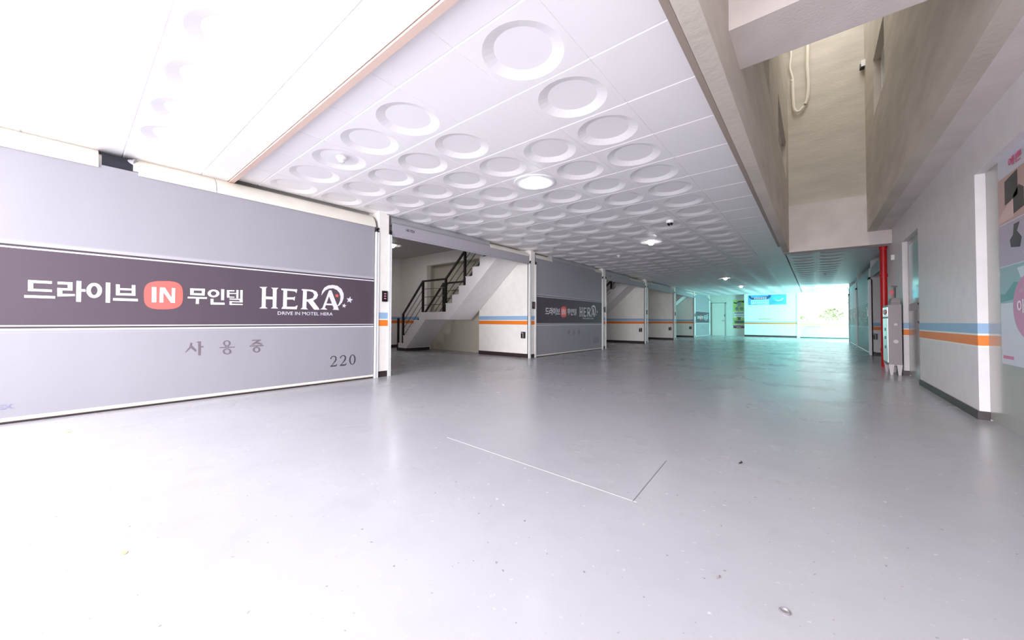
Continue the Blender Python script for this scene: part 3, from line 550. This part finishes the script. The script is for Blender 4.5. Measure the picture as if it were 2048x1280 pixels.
for i, (y, l) in enumerate(((13.66, 'nearest grey post of the right row beside the red pipe'), (17.64, 'middle post between the two right closed shutters'), (21.18, 'farthest right post beside the bright exit'))):
    post(y, 1.14, -1, i, 2.30, l, 'posts along the right bays')
    if i < 2:
        k = thing('keypad', ('white keypad on the nearest right post' if i == 0 else 'keypad on the middle right post'), 'keypad', (1.13, y, 1.1), 'keypads on the right posts')
        part(MB().box(1.10, 1.138, y - .06, y + .03, 1.03, 1.20), 'housing', M['white'], k)
# black handles on the partition walls
for i, (x, y, l) in enumerate([(-5.31, 6.95, 'in the nearest open bay'), (-5.31, 14.53, 'in the second open bay'), (-5.31, 18.36, 'in the plain open bay'), (-5.31, 22.10, 'in the farthest open bay'), (1.225, 13.66, 'in the right bay behind the red pipe')]):
    z = .53 if x < 0 else .49; s = 1 if x < 0 else -1
    k = thing('wall_charger', 'small black wall unit on the striped wall ' + l, 'wall unit', (x, y - .08, z), 'black wall units on bay walls')
    yy = y - .071
    part(MB().box(x - .055, x + .055, yy - .04, yy, z - .075, z + .075), 'housing', M['dark'], k)
    part(MB().box(x + .01, x + .018, yy - .05, yy - .04, z - .06, z + .05).box(x - .05, x + .02, yy - .05, yy - .04, z + .045, z + .053), 'trim', M['white'], k)

# ---------------------------------------------------------------- staircases
def staircase(yw, label):
    """stair along the far wall of a bay: lower flight, landing, upper flight"""
    y0, y1 = yw - .80, yw - .02
    t = thing('staircase', label, 'staircase', (-9.2, (y0+y1)/2, 0), 'staircases in the open bays')
    xs_ = [-9.25, -9.01, -8.77, -8.53, -8.29]; top = []
    z = 0; top.append((-9.25, 0))
    for k, x in enumerate(xs_): top.append((x, z)) if k else None; z = .218*(k+1); top.append((x, z))
    ux = [-7.18, -6.94, -6.70, -6.46, -6.23, -5.99, -5.75]
    for k, x in enumerate(ux): top.append((x, z)); z = 1.09 + .209*(k+1); top.append((x, z))
    top.append((-5.44, z)); top.append((-5.44, .893 + .867*(7.05 - 5.44)))
    top += [(-7.05, .893), (-8.0, .893), (-8.85, .10), (-8.85, 0)]
    part(MB().prism(top, 'y', y0, y1), 'stair_body', M['concrete'], t)
    part(MB().box(-9.255, -8.845, y0 - .008, y1, 0, .085).build, 'x', None, None) if False else None
    part(MB().box(-9.26, -8.842, y0 - .008, y1 + .02, 0.0, .085), 'kick_board', M['base'], t)
    # thin light nosings on every step
    zz = 0
    for k, x in enumerate(xs_ + ux):
        h = .218 if k < 5 else .209; zz += h
        part(MB().box(x - .012, x + .05, y0 - .006, y1, zz - .014, zz + .004), 'nosing', M['white'], t)
    for yy, side in ((y0 + .04, 0), (y1 - .03, 1)):
        hr = MB(); P = [(-9.30, .98), (-9.08, 1.04), (-8.17, 1.925), (-7.23, 1.925), (-6.53, 2.56), (-6.15, 2.90)]
        for a, b in zip(P[1:], P[2:]): hr.bar((a[0], yy, a[1]), (b[0], yy, b[1]), .045, .04)
        r = part(hr, 'handrail', M['rail'], t)
        for x, za, zb in ((-9.08, .2, 1.04), (-8.17, 1.09, 1.925), (-7.23, 1.09, 1.925), (-6.53, 1.71, 2.56)):
            part(MB().bar((x, yy, za), (x, yy, zb + .02), .05), 'post', M['rail'], r)
        part(MB().bar((-9.29, yy - .02, 0), (-9.29, yy - .02, .93), .05), 'post', M['rail'], r)
        for k in (1, 2, 3):
            d = .215*k
            br = MB()
            for a, b in zip(P[1:], P[2:]): br.tube([(a[0], yy, a[1] - d), (b[0], yy, b[1] - d)], .008, 6)
            part(br, 'infill_bar', M['rail'], r)
    return t
staircase(6.88, 'white staircase with black railing in the nearest open bay')
staircase(14.46, 'white staircase in the second open bay, seen past the third post')
staircase(22.03, 'staircase underside in the farthest open bay on the left')

# ---------------------------------------------------------------- ceiling fittings
LAMPS = [(-2.565, 3.53), (-2.60, 7.68), (-2.575, 15.79), (-2.59, 19.73)]
def downlight(x, y, label, dz=0, power=6):
    ZC = 2.52 + dz
    t = thing('ceiling_lamp', label, 'lamp', (x, y, 2.52), 'round ceiling downlights')
    part(MB().lathe([(.245, ZC + .004), (.250, ZC - .008), (.238, ZC - .014), (.20, ZC - .010), (.14, ZC + .010), (.08, ZC + .014)], x, y, 32), 'dish', M['lampdish'], t, True)
    part(MB().lathe([(.045, ZC + .01), (.062, ZC - .02), (.055, ZC - .05), (.030, ZC - .068)], x, y, 20), 'bulb', M['glow'], t, True)
    if power > 6:
        l = bpy.data.lights.new('bay_fill_light', 'AREA'); l.shape = 'DISK'; l.size = .12; l.energy = power; l.color = (1, .96, 1)
        o = bpy.data.objects.new('bay_fill_light', l); put(o, t); o.location = (0, 0, -.085 + dz)
for (x, y), l in zip(LAMPS, ('nearest', 'second nearest', 'third nearest', 'farthest')):
    downlight(x, y, 'lit round white ceiling downlight, the %s of the row of four' % l)
for y, l in ((5.42, 'nearest'), (12.9, 'second'), (16.6, 'plain'), (20.4, 'farthest')):  # bay lamps added as fill; only the nearest sits on a visible pale spot
    downlight(-8.56, y, 'added round fill lamp inside the %s open bay on the left' % l, .33, 12)
def sensor(x, y, r, label):
    t = thing('smoke_detector', label, 'detector', (x, y, ZC), 'small white ceiling detectors')
    part(MB().lathe([(r, ZC + .002), (r, ZC - r*.25), (r*.86, ZC - r*.4), (r*.6, ZC - r*.5)], x, y, 24), 'base', M['lampdish'], t, True)
    part(MB().lathe([(r*.55, ZC - r*.45), (r*.58, ZC - r*.8), (r*.35, ZC - r*1.05)], x, y, 20), 'sensor_head', M['white'], t, True)
for x, y, r, l in [(-3.70, 1.75, .055, 'white smoke detector on the dished ceiling panel above shutter 220'), (-3.785, 8.80, .05, 'white smoke detector near the second lamp, above the open bays'),
                   (-3.763, 15.73, .05, 'small white smoke detector left of the third lamp'), (.308, 16.36, .06, 'small white smoke detector near the bright exit at right'), (-1.0, 13.0, .045, 'small white smoke detector between second and third lamps')]:
    sensor(x, y, r, l)
cm = thing('security_camera', 'white dome security camera with dark lens on the ceiling', 'camera', (-1.811, 6.261, ZC))
part(MB().lathe([(.062, ZC + .002), (.062, ZC - .03), (.05, ZC - .045)], -1.811, 6.261, 24), 'housing', M['white'], cm, True)
part(MB().lathe([(.046, ZC - .04), (.046, ZC - .055), (.036, ZC - .075), (.015, ZC - .088)], -1.811, 6.261, 20), 'dome', M['dark'], cm, True)
part(MB().lathe([(.012, ZC - .082), (.010, ZC - .092)], -1.811 + .01, 6.25, 12), 'lens', M['steel_hi'], cm, True)

# ---------------------------------------------------------------- red pipe and steel cabinet
rp = thing('fire_pipe', 'thick red vertical pipe behind the steel cabinet', 'pipe', (1.055, 10.15, 0))
part(MB().tube([(1.055, 10.15, 0), (1.055, 10.15, 2.50)], .052, 20), 'pipe', M['red'], rp, True)
for z in (.3, 1.75, 2.30): part(MB().tube([(1.055, 10.15, z), (1.055, 10.15, z + .06)], .060, 20), 'collar', M['red'], rp, True)
bx = tag(MB().box(1.085, 1.13, 9.50, 9.60, 2.0, 2.09).build('junction_box', M['white']), 'small white box high on the right wall beside the red pipe', 'box')
MB().lathe([(.02, 0), (.02, .01)], 0, 0, 12)
cx0, cx1, cy0, cy1 = .945, 1.10, 8.66, 9.25
cb = thing('steel_cabinet', 'tall narrow stainless steel cabinet on splayed legs by the red pipe', 'cabinet', (1.02, 8.95, 0))
part(MB().box(cx0, cx1, cy0, cy1, .15, 1.155), 'body', M['steel'], cb)
part(MB().box(cx0 - .006, cx0, cy0 + .03, cy1 - .03, .20, .93).box(cx0 - .006, cx0, cy0 + .03, cy1 - .03, .96, 1.12), 'side_panel', mat('polished_panel', (.85, .85, .85), .28, .5), cb)
for k, z in enumerate((.42, .58, .72)):
    part(MB().box(cx0 - .010, cx0 - .006, cy0 + .22, cy0 + .34, z, z + .05), 'slot', M['base'], cb)
for x, w_ in ((cx0 + .03, .028), (cx1 - .03, .028)):
    for y in (cy0 + .04, cy1 - .06):
        part(MB().prism([(x - w_*1.15, .17), (x + w_*1.15, .17), (x + w_*.55, 0), (x - w_*.55, 0)], 'y', y - .045, y + .0), 'leg', M['steel_hi'], cb)
for z, r in ((.83, .020), (.55, .030)):
    part(MB().tube([(1.03, cy0 - .012, z), (1.03, cy0 + .002, z)], r, 20), 'knob', M['steel_hi'], cb, True)
part(MB().prism([(cx0 + .03, 1.155), (cx1 - .005, 1.155), (cx1 - .022, 1.27), (cx0 + .055, 1.27)], 'y', cy0 + .02, cy1 - .25), 'hopper', mat('hopper_steel', (.24, .21, .20), .5), cb)
part(MB().box(cx0 + .035, cx1 - .01, cy0 + .01, cy1 - .24, 1.205, 1.22), 'hopper_rim', M['steel'], cb)
part(MB().tube([(1.045, cy0 + .15, 1.27), (1.045, cy0 + .15, 1.47)], .014, 10).box(1.01, 1.075, cy0 + .13, cy0 + .17, 1.455, 1.48), 'lever', mat('dark_lever_steel', (.10, .09, .09), .5), cb)
part(MB().tube([(1.005, cy0 + .13, 1.37), (1.005, cy0 + .145, 1.37)], .028, 16).box(1.0, 1.01, cy0 + .135, cy0 + .145, 1.27, 1.34), 'tag', M['redtag'], cb)
em = part(MB().prism([(8.72, 1.04), (8.95, 1.085), (9.18, 1.04), (8.95, .995)], 'x', cx0 - .016, cx0 - .008), 'emblem', M['redtag'], cb)
part(MB().prism([(8.82, 1.04), (8.95, 1.055), (9.08, 1.04), (8.95, 1.025)], 'x', cx0 - .019, cx0 - .0162), 'emblem_mark', M['white'], em)

# ---------------------------------------------------------------- shaft details
cab = MB()
cpts = [(-.34, 9.70, 5.98), (-.31, 9.72, 5.96), (-.30, 9.72, 5.6), (-.28, 9.72, 5.36), (-.20, 9.72, 5.30), (-.09, 9.72, 5.45), (-.05, 9.72, 5.75), (-.06, 9.72, 6.3), (-.03, 9.72, 7.2)]
def smooth_path(p, n=6):
    out = []
    for i in range(len(p)-1):
        p0, p1, p2, p3 = [Vector(p[max(0, min(len(p)-1, j))]) for j in (i-1, i, i+1, i+2)]
        for k in range(n):
            t = k/n; out.append(.5*((2*p1) + (p2-p0)*t + (2*p0-5*p1+4*p2-p3)*t*t + (3*p1-p0-3*p2+p3)*t*t*t))
    return out + [Vector(p[-1])]
cab.tube(smooth_path(cpts), .028, 8); cab.tube(smooth_path([(-.37, 9.74, 6.9), (-.33, 9.74, 6.6), (-.35, 9.74, 6.3), (-.30, 9.74, 6.0), (-.29, 9.74, 5.5)]), .018, 8)
tag(cab.build('cable', mat('white_cable', (.78, .74, .64), .5), None, True), 'looped white cables hanging against the far wall of the light shaft', 'cable')
bk = thing('wall_bracket', 'small dark socket on the right corner of the light shaft', 'socket', (.80, 9.6, 5.8))
part(MB().box(.74, .80, 9.62, 9.78, 5.78, 5.90), 'housing', M['white'], bk); part(MB().box(.725, .79, 9.63, 9.74, 5.765, 5.84), 'plug', M['dark'], bk)

# ---------------------------------------------------------------- back wall: door, poster, banner
d3 = struct(MB().box(-5.02, -4.30, YB + .215, YB + .24, 0, 2.03).build('door_3', mat('sage_door', (.62, .65, .60), .4)))
MB().box(-5.07, -5.02, YB + .19, YB + .25, 0, 2.08).box(-4.30, -4.25, YB + .19, YB + .25, 0, 2.08).box(-5.07, -4.25, YB + .19, YB + .25, 2.03, 2.08).build('frame', mat('sage_frame', (.36, .40, .37), .4), d3)
MB().tube([(-4.37, YB + .215, .95), (-4.37, YB + .16, .95), (-4.46, YB + .16, .95)], .014, 8).build('handle', M['steel'], d3)
MB().box(-4.34, -4.31, YB + .19, YB + .216, 1.20, 1.32).build('lock', M['base'], d3)
yb = YB + .246
vp = tag(MB().box(-3.88, -3.27, yb - .006, yb, .46, 2.21).build('vertical_banner', mat('green_banner', (.42, .62, .20), .5, noise=.15, nscale=4)), 'tall green and white poster of small pictures between back door and bright wall', 'poster')
def on_banner(name, poly, col, par, lift, y): return MB().prism(poly, 'y', y - lift - .001, y - lift).build(name, mat(name + '_ink2', col, .5), par)
def rect(x0, x1, z0, z1): return [(x0, z0), (x1, z0), (x1, z1), (x0, z1)]
on_banner('white_field', rect(-3.86, -3.29, 1.12, 1.50), (.70, .76, .72), vp, .007, yb)
on_banner('white_field', rect(-3.86, -3.29, .63, .72), (.70, .76, .50), vp, .007, yb)
on_banner('headline', [(-3.84, 2.10), (-3.72, 2.05), (-3.55, 2.16), (-3.44, 2.14), (-3.30, 2.16), (-3.29, 2.02), (-3.40, 2.08), (-3.55, 2.09), (-3.70, 1.98), (-3.84, 2.02)], (.02, .03, .03), vp, .008, yb)
on_banner('picture', [(-3.66, 2.06), (-3.44, 2.06), (-3.47, 1.88), (-3.56, 1.80), (-3.64, 1.88)], (.30, .36, .42), vp, .009, yb)
for x in (-3.68, -3.43): on_banner('picture', [(x + .10*math.cos(a*PI/5), 1.68 + .10*math.sin(a*PI/5)) for a in range(10)], (.22, .24, .25), vp, .009, yb)
on_banner('picture', [(-3.66, .98), (-3.46, .98), (-3.50, 1.08), (-3.44, 1.16), (-3.70, 1.16), (-3.62, 1.08)], (.10, .14, .10), vp, .009, yb)
on_banner('picture', rect(-3.80, -3.31, .78, .94), (.12, .14, .14), vp, .009, yb)
for k in range(5): on_banner('lettering', rect(-3.80 + .10*k, -3.73 + .10*k, 1.38, 1.45), (.06, .10, .16), vp, .009, yb)
for k in range(7): on_banner('lettering', rect(-3.82 + .075*k, -3.77 + .075*k, 1.24, 1.275), (.16, .20, .24), vp, .009, yb)
on_banner('footer_panel', rect(-3.86, -3.29, .49, .67), (.16, .03, .09), vp, .008, yb)
for k in range(6): on_banner('lettering', rect(-3.82 + .09*k, -3.76 + .09*k, .605, .64), (.75, .45, .50), vp, .0095, yb)
for k in range(3): on_banner('lettering', rect(-3.70 + .085*k, -3.64 + .085*k, .53, .57), (.75, .65, .70), vp, .0095, yb)
yk = YB - .152
bn = tag(MB().box(-3.03, -1.21, yk - .008, yk, 1.87, 2.45).build('wall_banner', mat('sky_blue_banner', (.10, .42, .68), .5, noise=.15, nscale=3)), 'wide blue banner with navy and pink lettering high on the bright back wall', 'banner')
on_banner('white_field', rect(-2.90, -2.02, 1.90, 2.18), (.55, .78, .82), bn, .010, yk)
on_banner('headline', [(-3.02, 2.40), (-2.93, 2.42), (-2.86, 2.30), (-2.10, 2.36), (-1.98, 2.44), (-1.90, 2.38), (-1.98, 2.26), (-2.10, 2.20), (-2.84, 2.18), (-2.96, 2.28)], (.03, .08, .20), bn, .012, yk)
for k in range(6): on_banner('lettering', rect(-2.74 + .105*k, -2.66 + .105*k, 2.215, 2.32), (.70, .42, .52), bn, .014, yk)
for k in range(8): on_banner('lettering', rect(-2.85 + .10*k, -2.78 + .10*k, 2.04, 2.12), (.22, .60, .52), bn, .012, yk)
for k in range(8): on_banner('lettering', rect(-2.72 + .065*k, -2.67 + .065*k, 1.94, 1.97), (.08, .26, .34), bn, .012, yk)
for k in range(4): on_banner('lettering', rect(-1.80 + .14*k, -1.70 + .14*k, 2.18, 2.30), (.10, .55, .50), bn, .012, yk)
on_banner('white_field', [(-1.75, 2.14), (-1.50, 2.12), (-1.40, 2.24), (-1.32, 2.22), (-1.44, 2.08), (-1.62, 2.05)], (.60, .85, .88), bn, .013, yk)
on_banner('lettering', rect(-1.84, -1.34, 2.02, 2.05), (.05, .30, .42), bn, .012, yk)
n1 = MB()
for k in range(9): n1.box(-2.50 + .065*k, -2.455 + .065*k, yk - .004, yk, 1.02, 1.065)
tag(n1.build('wall_lettering', mat('olive_wall_ink', (.30, .32, .05), .6)), 'small olive lettering on the bright back wall just above the stripes', 'lettering')
n2 = MB()
for k in range(9): n2.box(-.34 + .065*k, -.295 + .065*k, YB - .124, YB - .12, .60, .65)
tag(n2.build('wall_lettering', mat('grey_wall_ink', (.42, .44, .42), .6)), 'faint grey lettering on the low wall under the orange stripe', 'lettering')

# ---------------------------------------------------------------- outside
random.seed(8)
leaf = mat('sunlit_foliage', (.50, .62, .34), .7, noise=.3, nscale=8)
bark = mat('bark', (.25, .20, .15), .9)
def tree(x, y, h, r, label):
    t = thing('tree', label, 'tree', (x, y, -.2), 'trees beyond the low wall')
    part(MB().tube([(x, y, -.2), (x + .05, y, h*.5), (x - .05, y, h*.8)], [.12, .08, .04], 8), 'trunk', bark, t)
    b = MB()
    for k in range(260):
        a = random.random()*2*PI; u = random.uniform(-1, 1); rr = r*(random.random()**.4)*math.sqrt(1-u*u)
        p = Vector((x + rr*math.cos(a), y + rr*math.sin(a), h + u*r*.9))
        d = Vector((random.uniform(-1, 1), random.uniform(-1, 1), random.uniform(-1, 1))).normalized(); e = d.cross(Vector((.3, .5, .8))).normalized(); s = r*random.uniform(.10, .2)
        b.add([p - d*s, p + e*s*.6, p + d*s, p - e*s*.6], [(0, 1, 2, 3)])
    part(b, 'foliage', leaf, t)
tree(1.05, 38, 1.25, .75, 'pale round tree above the low wall through the bright exit')
tree(2.75, 36, 2.6, 1.0, 'taller leafy tree at the right edge of the bright exit')
tree(-.9, 44, .95, .5, 'small pale bush above the low wall at left of the exit')

# ---------------------------------------------------------------- small things on the floor
cap = thing('bottle_cap', 'tiny shiny metal ring lying on the near floor at right', 'bottle cap', (-.076, 1.371, 0))
part(MB().lathe([(.0145, 0), (.015, .003), (.011, .005), (.008, .001)], -.076, 1.371, 20), 'rim', mat('dull_cap_metal', (.30, .28, .29), .35, .5), cap, True)
tag(MB().tube([(-.36, 2.61, .004), (-.35, 2.63, .005), (-.355, 2.65, .004)], .004, 6).build('twig', M['base']), 'tiny dark scrap on the floor right of the long scratch', 'debris')
tag(MB().tube([(-.262, 1.40, .002), (-.255, 1.41, .003), (-.257, 1.42, .002)], .002, 6).build('twig', mat('brown_scrap', (.25, .2, .2), .7)), 'tiny brown scrap on the near floor beside the metal ring', 'debris')
fl = bpy.data.objects['floor']
MB().bar((-.679, 1.736, .0006), (-.715, 2.379, .0006), .004, .0008).build('scratch', mat('scratch_line', (.16, .15, .16), .9), fl)
MB().bar((-2.1, 1.80, .0005), (-.66, 1.74, .0005), .0022, .0006).build('joint_line', mat('joint_line_pale', (.365, .36, .38), .6), fl)
MB().box(-9.0, -6.2, 5.2, 5.23, .0003, .001).build('joint_line', mat('joint_line_bay', (.42, .42, .43), .5), fl)
for x, y, s_ in ((-4.40, .02, 1), (-1.97, .15, .5)):
    MB().prism([(x + .03*s_*math.cos(a), y + .018*s_*math.sin(a)) for a in [k*PI/5 for k in range(10)]], 'z', .0003, .0012).build('stain', mat('ochre_stain', (.42, .34, .2), .6), fl)
